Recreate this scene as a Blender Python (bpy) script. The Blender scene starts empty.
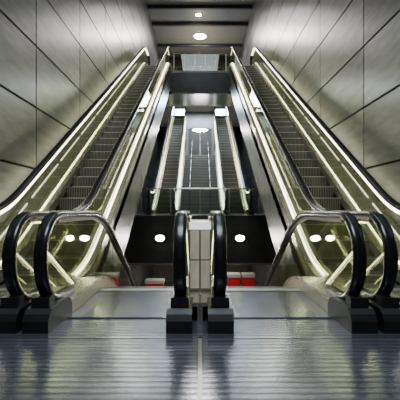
import bpy, math, random
from mathutils import Vector
random.seed(4)
SL=0.5774
# ------------------------------------------------------------------ materials
def mat(name, col, rough=.5, metal=0., emit=None, estr=0., noise=0., nscale=6., stretch=(1,1,1), bump=0., spec=.5, attr=False):
    m=bpy.data.materials.new(name); m.use_nodes=True
    nt=m.node_tree; N=nt.nodes; L=nt.links
    b=N['Principled BSDF']
    b.inputs['Base Color'].default_value=(*col,1)
    b.inputs['Roughness'].default_value=rough
    b.inputs['Metallic'].default_value=metal
    b.inputs['Specular IOR Level'].default_value=spec
    if emit:
        b.inputs['Emission Color'].default_value=(*emit,1); b.inputs['Emission Strength'].default_value=estr
    if noise>0 or attr:
        tc=N.new('ShaderNodeTexCoord'); mp=N.new('ShaderNodeMapping'); mp.inputs['Scale'].default_value=stretch
        nz=N.new('ShaderNodeTexNoise'); nz.inputs['Scale'].default_value=nscale; nz.inputs['Detail'].default_value=5
        L.new(tc.outputs['Object'],mp.inputs[0]); L.new(mp.outputs[0],nz.inputs['Vector'])
        mr=N.new('ShaderNodeMapRange'); mr.inputs[1].default_value=.3; mr.inputs[2].default_value=.7
        mr.inputs[3].default_value=1-noise; mr.inputs[4].default_value=1+noise
        L.new(nz.outputs['Fac'],mr.inputs[0])
        mx=N.new('ShaderNodeVectorMath'); mx.operation='SCALE'; mx.inputs[0].default_value=col
        L.new(mr.outputs[0],mx.inputs['Scale'])
        out=mx.outputs[0]
        if attr:
            at=N.new('ShaderNodeAttribute'); at.attribute_name='pv'
            m2=N.new('ShaderNodeVectorMath'); m2.operation='SCALE'
            L.new(out,m2.inputs[0]); L.new(at.outputs['Fac'],m2.inputs['Scale']); out=m2.outputs[0]
        L.new(out,b.inputs['Base Color'])
        if bump>0:
            bp=N.new('ShaderNodeBump'); bp.inputs['Strength'].default_value=bump; bp.inputs['Distance'].default_value=.01
            L.new(nz.outputs['Fac'],bp.inputs['Height']); L.new(bp.outputs[0],b.inputs['Normal'])
    return m
def wave_mat(name, c1, c2, axis, freq, rough, metal, bump=.3, duty=.5):
    m=bpy.data.materials.new(name); m.use_nodes=True
    nt=m.node_tree; N=nt.nodes; L=nt.links; b=N['Principled BSDF']
    tc=N.new('ShaderNodeTexCoord'); sx=N.new('ShaderNodeSeparateXYZ'); L.new(tc.outputs['Object'],sx.inputs[0])
    mu=N.new('ShaderNodeMath'); mu.operation='MULTIPLY'; mu.inputs[1].default_value=freq; L.new(sx.outputs[axis],mu.inputs[0])
    fr=N.new('ShaderNodeMath'); fr.operation='FRACT'; L.new(mu.outputs[0],fr.inputs[0])
    pp=N.new('ShaderNodeMath'); pp.operation='PINGPONG'; pp.inputs[1].default_value=.5; L.new(fr.outputs[0],pp.inputs[0])
    mr=N.new('ShaderNodeMapRange'); mr.interpolation_type='SMOOTHSTEP'
    mr.inputs[1].default_value=duty*.5-.08; mr.inputs[2].default_value=duty*.5+.08; L.new(pp.outputs[0],mr.inputs[0])
    mp=N.new('ShaderNodeMapping'); mp.inputs['Scale'].default_value=(1,3,1) if axis==1 else (1,1,1)
    nz=N.new('ShaderNodeTexNoise'); nz.inputs['Scale'].default_value=2; nz.inputs['Detail'].default_value=6
    L.new(tc.outputs['Object'],mp.inputs[0]); L.new(mp.outputs[0],nz.inputs['Vector'])
    mix=N.new('ShaderNodeMix'); mix.data_type='RGBA'; mix.inputs[6].default_value=(*c1,1); mix.inputs[7].default_value=(*c2,1)
    L.new(mr.outputs[0],mix.inputs[0])
    sc=N.new('ShaderNodeMapRange'); sc.inputs[3].default_value=.8; sc.inputs[4].default_value=1.2; sc.inputs[1].default_value=.3; sc.inputs[2].default_value=.7
    L.new(nz.outputs['Fac'],sc.inputs[0])
    vm=N.new('ShaderNodeVectorMath'); vm.operation='SCALE'; L.new(mix.outputs[2],vm.inputs[0]); L.new(sc.outputs[0],vm.inputs['Scale'])
    L.new(vm.outputs[0],b.inputs['Base Color'])
    b.inputs['Roughness'].default_value=rough; b.inputs['Metallic'].default_value=metal
    if bump>0:
        bp=N.new('ShaderNodeBump'); bp.inputs['Strength'].default_value=bump; bp.inputs['Distance'].default_value=.004
        L.new(mr.outputs[0],bp.inputs['Height']); L.new(bp.outputs[0],b.inputs['Normal'])
    return m
def glass_mat(name, tint, gl=(1,1,.9), ior=1.6, haze=.0, hcol=(1,1,.8)):
    m=bpy.data.materials.new(name); m.use_nodes=True
    nt=m.node_tree; N=nt.nodes; L=nt.links; N.remove(N['Principled BSDF'])
    o=N['Material Output']; t=N.new('ShaderNodeBsdfTransparent'); t.inputs[0].default_value=(*tint,1)
    g=N.new('ShaderNodeBsdfGlossy'); g.inputs[0].default_value=(*gl,1); g.inputs['Roughness'].default_value=.02
    lw=N.new('ShaderNodeLayerWeight'); lw.inputs[0].default_value=.5
    pw=N.new('ShaderNodeMath'); pw.operation='POWER'; pw.inputs[1].default_value=3.2; L.new(lw.outputs['Facing'],pw.inputs[0])
    f=N.new('ShaderNodeMapRange'); f.inputs[3].default_value=ior; f.inputs[4].default_value=.75; L.new(pw.outputs[0],f.inputs[0])
    src=t.outputs[0]
    if haze>0:
        d=N.new('ShaderNodeBsdfTranslucent'); d.inputs[0].default_value=(*hcol,1)
        d2=N.new('ShaderNodeBsdfDiffuse'); d2.inputs[0].default_value=(*hcol,1)
        a=N.new('ShaderNodeMixShader'); a.inputs[0].default_value=.5; L.new(d.outputs[0],a.inputs[1]); L.new(d2.outputs[0],a.inputs[2])
        h=N.new('ShaderNodeMixShader'); h.inputs[0].default_value=haze; L.new(src,h.inputs[1]); L.new(a.outputs[0],h.inputs[2]); src=h.outputs[0]
    mx=N.new('ShaderNodeMixShader'); L.new(f.outputs[0],mx.inputs[0]); L.new(src,mx.inputs[1]); L.new(g.outputs[0],mx.inputs[2])
    L.new(mx.outputs[0],o.inputs[0]); return m

M_wall=mat('wall_panel_steel',(.16,.165,.175),.30,.45,noise=.28,nscale=3,stretch=(1,.6,3),attr=True)
M_joint=mat('joint_dark',(.005,.005,.005),.8)
M_floor=wave_mat('ribbed_floor',(.14,.15,.18),(.25,.265,.315),1,14.,.20,.75,.16,.35)
M_plain=mat('steel_floor_frame',(.36,.36,.39),.2,.9,noise=.1)
M_land=wave_mat('landing_plate',(.20,.205,.23),(.29,.295,.33),0,45.,.18,.82,.15,.4)
M_rubber=mat('handrail_rubber',(.005,.005,.006),.25,0,spec=.5)
M_black=mat('black_plastic',(.008,.008,.009),.35)
M_steel=mat('brushed_steel',(.52,.49,.42),.25,.9,noise=.12,nscale=10,stretch=(8,1,8))
M_clad=mat('truss_cladding',(.17,.167,.16),.32,.55,noise=.12,nscale=2)
M_skirt=mat('skirt_panel',(.46,.42,.32),.28,.8,noise=.1)
M_cab_glow=mat('cabinet_panel_glow',(.74,.66,.52),.25,.4,emit=(1,.85,.62),estr=.12,noise=.2,nscale=5,stretch=(3,1,1))  # faint warm emission painted in so the cabinet front looks lit
M_step=wave_mat('step_cleats',(.02,.02,.02),(.15,.15,.145),0,30.,.35,.7,.6,.5)
M_nose=mat('step_nose',(.5,.5,.46),.3,.8)
M_glass=glass_mat('balustrade_glass',(.76,.82,.62),(1,1,.82),.09,.12,(1,.97,.58))
M_glassd=glass_mat('balustrade_glass_clear',(.82,.87,.68),(1,1,.82),.10,.03,(1,.95,.5))
M_glass2=glass_mat('barrier_glass',(.70,.75,.70),(1,1,.95),.08)
M_strip=mat('balustrade_strip_light',(1,1,1),emit=(1.,.96,.70),estr=13)
M_up=mat('ledge_light',(1,1,1),emit=(1.,.96,.80),estr=2.6)
M_lamp=mat('lamp_white',(1,1,1),emit=(1,.97,.88),estr=180)
M_lampc=mat('lamp_ceiling',(1,1,1),emit=(1,.97,.88),estr=180)
M_blue=mat('lamp_cool',(1,1,1),emit=(.45,.68,1),estr=40)
M_ceil=mat('ceiling_panel',(.24,.215,.18),.5,.1,noise=.1)
M_dark=mat('dark_concrete',(.04,.038,.036),.55,noise=.2,nscale=2)
M_fas=mat('fascia_dark',(.045,.045,.041),.3,.3,noise=.2,nscale=2)
M_red_glow=mat('machine_red_glow',(.5,.012,.03),.4,emit=(.8,.02,.02),estr=.06)  # weak red emission makes the casing glow, though it holds no lamp
M_white=mat('white_panel',(.5,.5,.47),.4)
M_lfl=mat('lower_floor_stone',(.26,.25,.225),.35,noise=.15)

# ------------------------------------------------------------------ helpers
class MB:
    def __init__(s): s.v=[];s.f=[];s.mi=[];s.mats=[];s.pv=[]
    def m(s,mt):
        if mt not in s.mats: s.mats.append(mt)
        return s.mats.index(mt)
    def box(s,x0,x1,y0,y1,z0,z1,mt,pv=1.):
        k=len(s.v)
        s.v+=[(x0,y0,z0),(x1,y0,z0),(x1,y1,z0),(x0,y1,z0),(x0,y0,z1),(x1,y0,z1),(x1,y1,z1),(x0,y1,z1)]
        for q in [(0,3,2,1),(4,5,6,7),(0,1,5,4),(1,2,6,5),(2,3,7,6),(3,0,4,7)]:
            s.f.append(tuple(k+a for a in q)); s.mi.append(s.m(mt)); s.pv.append(pv)
    def sheet(s,x,prof,mt):
        k=len(s.v); i=s.m(mt)
        for (y,a,b) in prof: s.v+=[(x,y,a),(x,y,b)]
        for j in range(len(prof)-1):
            p=k+2*j; s.f.append((p,p+2,p+3,p+1)); s.mi.append(i); s.pv.append(1.)
    def strip(s,x0,x1,prof,mt):
        k=len(s.v); i=s.m(mt); n=len(prof)
        for (y,a,b) in prof: s.v+=[(x0,y,a),(x1,y,a),(x1,y,b),(x0,y,b)]
        for j in range(n-1):
            p=k+4*j;q=p+4
            for A in [(p,q,q+1,p+1),(p+1,q+1,q+2,p+2),(p+2,q+2,q+3,p+3),(p+3,q+3,q,p)]:
                s.f.append(A);s.mi.append(i);s.pv.append(1.)
        s.f.append((k,k+1,k+2,k+3));s.mi.append(i);s.pv.append(1.)
        p=k+4*(n-1); s.f.append((p+3,p+2,p+1,p));s.mi.append(i);s.pv.append(1.)
    def sweep(s,x,path,sec,mt):
        k=len(s.v);i=s.m(mt);n=len(path);c=len(sec)
        for j,(y,z) in enumerate(path):
            a=path[max(0,j-1)];b=path[min(n-1,j+1)]
            ty,tz=b[0]-a[0],b[1]-a[1];l=math.hypot(ty,tz) or 1;ty/=l;tz/=l
            ny,nz=-tz,ty
            for (u,w) in sec: s.v.append((x+u,y+ny*w,z+nz*w))
        for j in range(n-1):
            for a in range(c):
                b=(a+1)%c
                s.f.append((k+j*c+a,k+j*c+b,k+(j+1)*c+b,k+(j+1)*c+a));s.mi.append(i);s.pv.append(1.)
        s.f.append(tuple(k+a for a in range(c)));s.mi.append(i);s.pv.append(1.)
        s.f.append(tuple(k+(n-1)*c+a for a in reversed(range(c))));s.mi.append(i);s.pv.append(1.)
    def disc(s,cx,cy,cz,r,axis,t,mt,n=24,sx=1.):
        k=len(s.v);i=s.m(mt)
        for o in (0,t):
            for a in range(n):
                c,d=r*sx*math.cos(2*math.pi*a/n),r*math.sin(2*math.pi*a/n)
                s.v.append((cx+c,cy+o,cz+d) if axis=='y' else (cx+c,cy+d,cz+o))
        s.f.append(tuple(k+a for a in range(n)));s.f.append(tuple(k+n+a for a in reversed(range(n))))
        s.mi+=[i,i];s.pv+=[1.,1.]
        for a in range(n):
            b=(a+1)%n; s.f.append((k+a,k+b,k+n+b,k+n+a));s.mi.append(i);s.pv.append(1.)
    def obj(s,name,parent=None,smooth=False):
        me=bpy.data.meshes.new(name);me.from_pydata(s.v,[],s.f)
        for m_ in s.mats: me.materials.append(m_)
        me.polygons.foreach_set('material_index',s.mi)
        at=me.attributes.new('pv','FLOAT','FACE'); at.data.foreach_set('value',s.pv)
        if smooth: me.polygons.foreach_set('use_smooth',[True]*len(me.polygons))
        me.update()
        import bmesh
        bm=bmesh.new();bm.from_mesh(me);bmesh.ops.recalc_face_normals(bm,faces=bm.faces);bm.to_mesh(me);bm.free()
        o=bpy.data.objects.new(name,me);bpy.context.collection.objects.link(o)
        if parent: o.parent=parent
        return o
def empty(name,loc=(0,0,0)):
    e=bpy.data.objects.new(name,None);bpy.context.collection.objects.link(e);e.empty_display_size=.2
    return e

# ------------------------------------------------------------------ escalator
def gram(t,a=.6):
    if t<-a: return 0.
    if t<a: return (t+a)**2/(4*a)
    return t
def escalator(x0,x1,yN,y0,z0,rise,dirn,out0,out1,yflat=1.5,lit=(M_strip,M_strip),tr=(5.0,.95)):
    E=empty('escalator')
    GM=M_glass if dirn>0 else M_glassd
    y1=y0+rise/SL; yE=y1+yflat
    base=lambda y: z0+dirn*SL*(gram(y-y0)-gram(y-y1))
    def ys(a,b,st=.12):
        n=max(2,int((b-a)/st)); return [a+(b-a)*i/n for i in range(n+1)]
    R=.38; H=.955
    hr=MB();gl=MB();dk=MB();li=MB()
    sec=[(math.copysign(abs(math.cos(t))**.6,math.cos(t))*.055,math.copysign(abs(math.sin(t))**.7,math.sin(t))*.036) for t in [2*math.pi*i/14 for i in range(14)]]
    for bi,(xb,s,ou) in enumerate(((x0,1,out0),(x1,-1,out1))):
        yc=yN+R; yd=yE-R
        zc=z0+H-R
        path=[(yc+.35,zc-R)]
        for i in range(0,19):
            a=-math.pi/2-math.pi*i/18
            path.append((yc+R*math.cos(a),zc+R*math.sin(a)))
        path+=[(y,base(y)+H) for y in ys(yc+.05,yd-.05)]
        zt=base(yE)+H-R
        for i in range(0,19):
            a=math.pi/2-math.pi*i/18
            path.append((yd+R*math.cos(a),zt+R*math.sin(a)))
        path.append((yd-.35,zt-R))
        hr.sweep(xb,path,sec,M_rubber)
        dk.strip(xb-.018,xb+.018,[(y,base(y)+H-.07,base(y)+H-.036) for y in ys(yc,yd)],M_steel if dirn>0 else M_black)
        r=R-.035; D=.17
        pts=[]
        for y in ys(yc-r+.003,yc,.03):
            h=math.sqrt(max(0,r*r-(y-yc)**2)); pts.append((y,max(zc-h,z0+D),max(zc+h,z0+D+.01)))
        gl.sheet(xb,pts,GM)
        pts=[]
        for y in ys(yd,yd+r-.003,.03):
            h=math.sqrt(max(0,r*r-(y-yd)**2)); pts.append((y,max(zt-h,base(yE)+D),max(zt+h,base(yE)+D+.01)))
        gl.sheet(xb,pts,GM)
        a=yc
        while a<yd-.01:
            b=min(a+1.3,yd)
            gl.sheet(xb,[(y,base(y)+D,base(y)+H-.04) for y in ys(a+.007,b-.007)],GM)
            a=b
        d0=yN+.25
        xi=xb+s*.1
        lo,hi=min(ou,xi),max(ou,xi)
        dk.strip(lo,hi,[(y,base(y)+.135,base(y)+.17) for y in ys(d0,yE-.2)],M_steel)
        dk.strip(min(xi,xi-s*.02),max(xi,xi-s*.02),[(y,base(y)+.001,base(y)+.134) for y in ys(d0,yE-.2)],M_skirt)
        dk.strip(min(ou,ou+s*.02),max(ou,ou+s*.02),[(y,base(y)-(0 if y<tr[0] else .2)+.001,base(y)+.134) for y in ys(d0,yE-.2)],M_skirt)
        for (ya,yb,zb) in ((yN-.1,yN+.5,z0),(yE-.5,yE+.1,base(yE))):
            w_=.105
            lo2,hi2=xb-w_,xb+w_
            yy=[ya,ya+.03,ya+.08,(ya+yb)/2,yb-.08,yb-.03,yb]; zz=[.10,.15,.185,.195,.185,.15,.10]
            dk.strip(lo2,hi2,[(y,zb+.001,zb+z) for y,z in zip(yy,zz)],M_black)
            yk=ya+.1 if zb==z0 and ya<y0 else yb-.22
            dk.box(xb-.075,xb+.075,yk,yk+.12,zb+.18,zb+.27,M_black)
        if lit[bi]:
            li.strip(xb+s*.02,xb+s*.034,[(y,base(y)+H-.085,base(y)+H-.055) for y in ys(yc+.2,yd-.1)],lit[bi])
            if dirn>0: li.strip(xb-s*.030,xb-s*.012,[(y,base(y)+.172,base(y)+.186) for y in ys(y0-.4,yd-.1)],lit[bi])
    st=MB(); xa,xb_=x0+.1+.004,x1-.1-.004
    y=yN+1.62
    while y<yE-1.2:
        zt_=base(y+.2)
        st.box(xa,xb_,y,y+.397,zt_-.24,zt_-.012,M_step)
        yn=y if dirn>0 else y+.36
        st.box(xa,xb_,yn,yn+.035,zt_-.012,zt_-.004,M_nose)
        y+=.4
    st.box(xa,xb_,yN+.35,yN+1.60,z0+.001,z0+.012,M_land)
    st.box(xa,xb_,yN+1.52,yN+1.64,z0+.012,z0+.02,M_nose)
    st.box(xa,xb_,yE-1.15,yE-.1,base(yE)+.001,base(yE)+.012,M_plain)
    t=MB(); lo,hi=min(out0,out1),max(out0,out1)
    t.strip(lo+.03,hi-.03,[(y,base(y)-tr[1]-.15,base(y)-.25) for y in ys(tr[0],min(yE-.9,y1+.5))],M_clad)
    for xs in (lo,hi-.025):
        a=tr[0]; e_=min(yE-.9,y1+.5)
        while a<e_-.05:
            b=min(a+1.6,e_)
            t.strip(xs,xs+.025,[(y,base(y)-tr[1]-.18,base(y)+.0) for y in ys(a+.01,b-.01)],M_clad)
            a=b
    hr.obj('handrail',E,True);gl.obj('glass_balustrade',E);dk.obj('deck_and_skirt',E);st.obj('steps',E);t.obj('truss_cladding',E)
    if li.v: li.obj('strip_light',E)
    return E,base,y0,y1

for sgn in (-1,1):
    a,b=(-2.72,-1.59) if sgn<0 else (1.59,2.72)
    o0,o1=(-3.17,-1.465) if sgn<0 else (1.465,3.17)
    E,base,ya,yb=escalator(a,b,3.28,5.37,0,8.2,1,o0,o1)
    u=MB(); xs=-3.08 if sgn<0 else 3.06
    y=4.2
    while y<19:
        u.strip(xs,xs+.02,[(q,base(q)+.172,base(q)+.185) for q in (y,y+.45,y+.9,y+1.3)],M_up); y+=1.5
    u.obj('ledge_light_strip',E)
escalator(-1.33,-.17,3.28,5.37,0,4.0,-1,-1.455,-.003,lit=(None,M_strip),tr=(5.0,.6))
escalator(.17,1.33,3.28,5.37,0,4.0,-1,.003,1.455,lit=(M_strip,None),tr=(5.0,.6))
escalator(-1.95,-1.0,15.0,16.6,.82,6.78,1,-2.06,-.89,tr=(17.2,.5))
escalator(1.0,1.95,15.0,16.6,.82,6.78,1,.89,2.06,tr=(17.2,.5))
m=MB(); m.strip(-.115,.115,[(4.05,.175,.80),(4.12,.175,.87),(5.2,.175,.87),(5.28,.175,.8)],M_steel)
m.box(-.1,.1,4.03,4.05,.20,.48,M_cab_glow); m.box(-.1,.1,4.03,4.05,.495,.79,M_cab_glow)
m.box(-.008,.008,4.02,4.03,.2,.79,M_steel)
m.obj('steel_cabinet')

# ------------------------------------------------------------------ shell
W=3.2
def wall(name,s):
    m=MB()
    x_in=s*W; x_out=s*(W+.05)
    m.box(min(s*(W+.03),s*(W+.2)),max(s*(W+.03),s*(W+.2)),-5,32,-4.3,13.8,M_joint)
    y=7.7-2.8*5
    while y<32:
        z=3.0-1.2*6
        while z<13.6:
            ya,yb=max(y+.02,-5),min(y+2.8-.02,32)
            if yb>ya: m.box(min(x_in,x_out),max(x_in,x_out),ya,yb,z+.022,z+1.178,M_wall,random.uniform(.75,1.2))
            z+=1.2
        y+=2.8
    return m.obj(name)
wall('wall_left',-1);wall('wall_right',1)
m=MB(); m.box(-W,W,-5,4.88,-.3,0,M_floor)
m.box(-.012,.012,-5,3.1,0,.004,M_nose)
m.box(-W,W,3.06,3.1,0,.004,M_plain)
m.obj('floor')
m=MB(); m.box(-W,W,4.7,32,-4.3,-4.0-.02,M_lfl); m.obj('floor_lower')
m=MB(); m.box(-W,W,-5,32,13.5,13.8,M_ceil)
for y in (22.3,24,26.2,29.6): m.box(-W,W,y,y+.18,13.3,13.5,M_dark)
m.obj('ceiling')
m=MB(); m.box(-W-.2,W+.2,32,32.3,-4.3,13.8,M_dark)
for i in range(5): m.box(-3.1+i*1.25,-1.95+i*1.25,31.96,32,9.4,11.5,M_clad)
m.obj('wall_back')
m=MB(); m.box(-W-.2,W+.2,-5.3,-5,-.3,13.8,M_wall); m.obj('wall_front')
m=MB(); m.box(-W,W,4.5,4.7,-4.3,-.3,M_dark); m.obj('wall_pit')

m=MB(); m.box(-W,W,14,32,-.95,.80,M_fas); m.box(-W,W,13.96,32,.80,.82,M_plain)
m.box(-W,W,13.97,14,-.95,-.88,M_steel); m.obj('mezzanine_slab')
def barrier(y,z,xa,xb,n,name='glass_barrier'):
    E=empty(name); g=MB();p=MB(); w=(xb-xa)/n
    for i in range(n): g.box(xa+i*w+.02,xa+(i+1)*w-.02,y-.006,y+.006,z+.08,z+.9,M_glass2)
    for i in range(n+1): p.box(xa+i*w-.015,xa+i*w+.015,y-.02,y+.02,z,z+.92,M_steel)
    sec=[(y+.03*math.cos(t),z+.94+.03*math.sin(t)) for t in [2*math.pi*i/10 for i in range(10)]]
    k=len(p.v); i_=p.m(M_steel)
    for x in (xa,xb):
        for (a,b) in sec: p.v.append((x,a,b))
    for a in range(10): p.f.append((k+a,k+(a+1)%10,k+10+(a+1)%10,k+10+a));p.mi.append(i_);p.pv.append(1.)
    g.obj('glass',E);p.obj('frame',E)
barrier(14.1,.82,-2.1,2.1,4)
m=MB(); m.box(-W,W,20.4,22.6,7.0,8.18,M_fas); m.box(-W,W,20.4,22.6,8.18,8.2,M_plain)
m.box(-1.44,1.44,20.37,20.4,8.1,8.2,M_clad); m.box(-1.44,1.44,20.37,20.4,7.0,7.06,M_clad)
m.obj('bridge_slab')
barrier(20.5,8.2,-1.35,1.35,5)
barrier(22.5,8.2,-3.1,3.1,7)
m=MB(); m.box(-W,W,29.3,31.9,7.2,7.58,M_fas); m.obj('landing_slab')
m=MB(); y=16.4;z=.82
for i in range(19):
    m.box(-.82,.82,y,y+.30,z-.05 if i else .821,z+.16,M_clad); m.box(-.82,.82,y,y+.04,z+.16,z+.168,M_nose)
    y+=.3;z+=.17
m.box(-.82,.82,y,23.8,z-.3,z,M_clad)
for s in (-.84,.82): m.strip(s,s+.02,[(16.4,.83,1.15),(y,z-.3,z+.3),(23.8,z-.3,z+.3)],M_clad)
for s in (-.45,.42): m.strip(s,s+.03,[(16.5,1.75,1.79),(y,z+.87,z+.91),(23.8,z+.87,z+.91)],M_black)
for i in range(8):
    q=16.6+i*.75; zz=.95+(q-16.4)*.567
    for s in (-.445,.425): m.box(s,s+.02,q,q+.02,zz,zz+.88,M_black)
m.obj('staircase')
m=MB(); m.box(-.86,.86,24.0,24.2,z-.3,7.0,M_clad); m.box(-.7,.7,23.97,24,z+.1,z+1.9,M_dark)
m.box(-.02,.02,23.95,23.97,z+.1,z+1.9,M_steel); m.obj('wall_stair_landing')

m=MB(); m.box(-W,W,27,27.2,-4.0,-.96,M_lfl); m.obj('wall_lower_hall')
def machine(x,y,w,h):
    m=MB(); z=-4.0
    m.box(x-w/2,x+w/2,y,y+.6,z,z+.3,M_black); m.box(x-w/2,x+w/2,y,y+.6,z+.3,z+h,M_red_glow)
    m.box(x-w/2+.05,x+w/2-.05,y-.02,y,z+.8,z+1.1,M_black); m.box(x-w/2-.03,x+w/2+.03,y-.05,y+.62,z+h,z+h+.15,M_white)
    m.obj('ticket_machine')
machine(-2.2,19,.85,1.45);machine(1.65,19,.55,1.75);machine(2.35,19,.55,1.75)

# ------------------------------------------------------------------ lamps
def plamp(x,y,z,r,axis,mt,name,sx=1.):
    m=MB()
    if axis=='y':
        m.disc(x,y-.03,z,r*1.15,'y',.03,M_steel,sx=sx); m.disc(x,y-.04,z,r,'y',.011,mt,sx=sx)
    else:
        m.disc(x,y,z-.03,r*1.15,'z',.03,M_steel,sx=sx); m.disc(x,y,z-.04,r,'z',.011,mt,sx=sx)
    m.obj(name)
for x in (-1.42,1.42,-.36,.36): plamp(x,13.97,.0,.10,'y',M_lamp,'wall_lamp',1.5)
plamp(0,28.3,13.5,.42,'z',M_lampc,'ceiling_lamp')
plamp(-.1,25.2,13.5,.17,'z',M_lampc,'ceiling_lamp')
plamp(0,23.97,5.85,.09,'y',M_lamp,'wall_lamp',5)
for s in (-1,1):
    m=MB(); m.box(s*1.7-.5,s*1.7+.5,31.78,31.94,8.6,9.15,M_steel); m.box(s*1.7-.46,s*1.7+.46,31.76,31.78,8.64,9.11,M_blue); m.obj('light_box')
def area(name,loc,size,e,col,rot=(0,0,0),sy=None):
    l=bpy.data.lights.new(name,'AREA');l.energy=e;l.color=col;l.size=size
    if sy: l.shape='RECTANGLE';l.size_y=sy
    o=bpy.data.objects.new(name,l);o.location=loc;o.rotation_euler=rot;bpy.context.collection.objects.link(o);return o
area('light_top',(0,27,13.2),2.5,360,(1,.95,.86))
area('fill_ceiling_wash',(0,28.2,11.0),.6,80,(1,.93,.8),rot=(math.pi,0,0))  # added floating uplight to brighten the ceiling, no fixture there
area('fill_hall',(0,7,13.2),3,380,(.80,.90,1),sy=12)  # added overhead fill for the shaft walls, stands for no fixture
area('fill_entry',(0,1.5,6),2.5,300,(.80,.89,1))  # unseen fill light added for the near floor and newels
area('light_far_stair',(0,25,7.0),1.5,420,(.5,.74,1),sy=2)
area('light_under_bridge',(0,21.5,6.9),2,450,(.72,.87,1))
area('light_mezzanine',(0,16.5,6.0),2,180,(.95,.98,1),sy=2)
area('light_lower',(0,19,-1.05),4,150,(1,.94,.84),sy=6)
area('light_lower',(0,10,-2.0),2,30,(1,.93,.8),sy=3)
w=bpy.data.worlds.new('world');w.use_nodes=True;w.node_tree.nodes['Background'].inputs[0].default_value=(.05,.05,.06,1)
bpy.context.scene.world=w
c=bpy.data.cameras.new('camera');c.sensor_width=36;c.lens=394/400*36;c.shift_y=.025;c.clip_end=200
o=bpy.data.objects.new('camera',c);o.location=(0,0,1.0);o.rotation_euler=(math.pi/2,0,0)
bpy.context.collection.objects.link(o);bpy.context.scene.camera=o
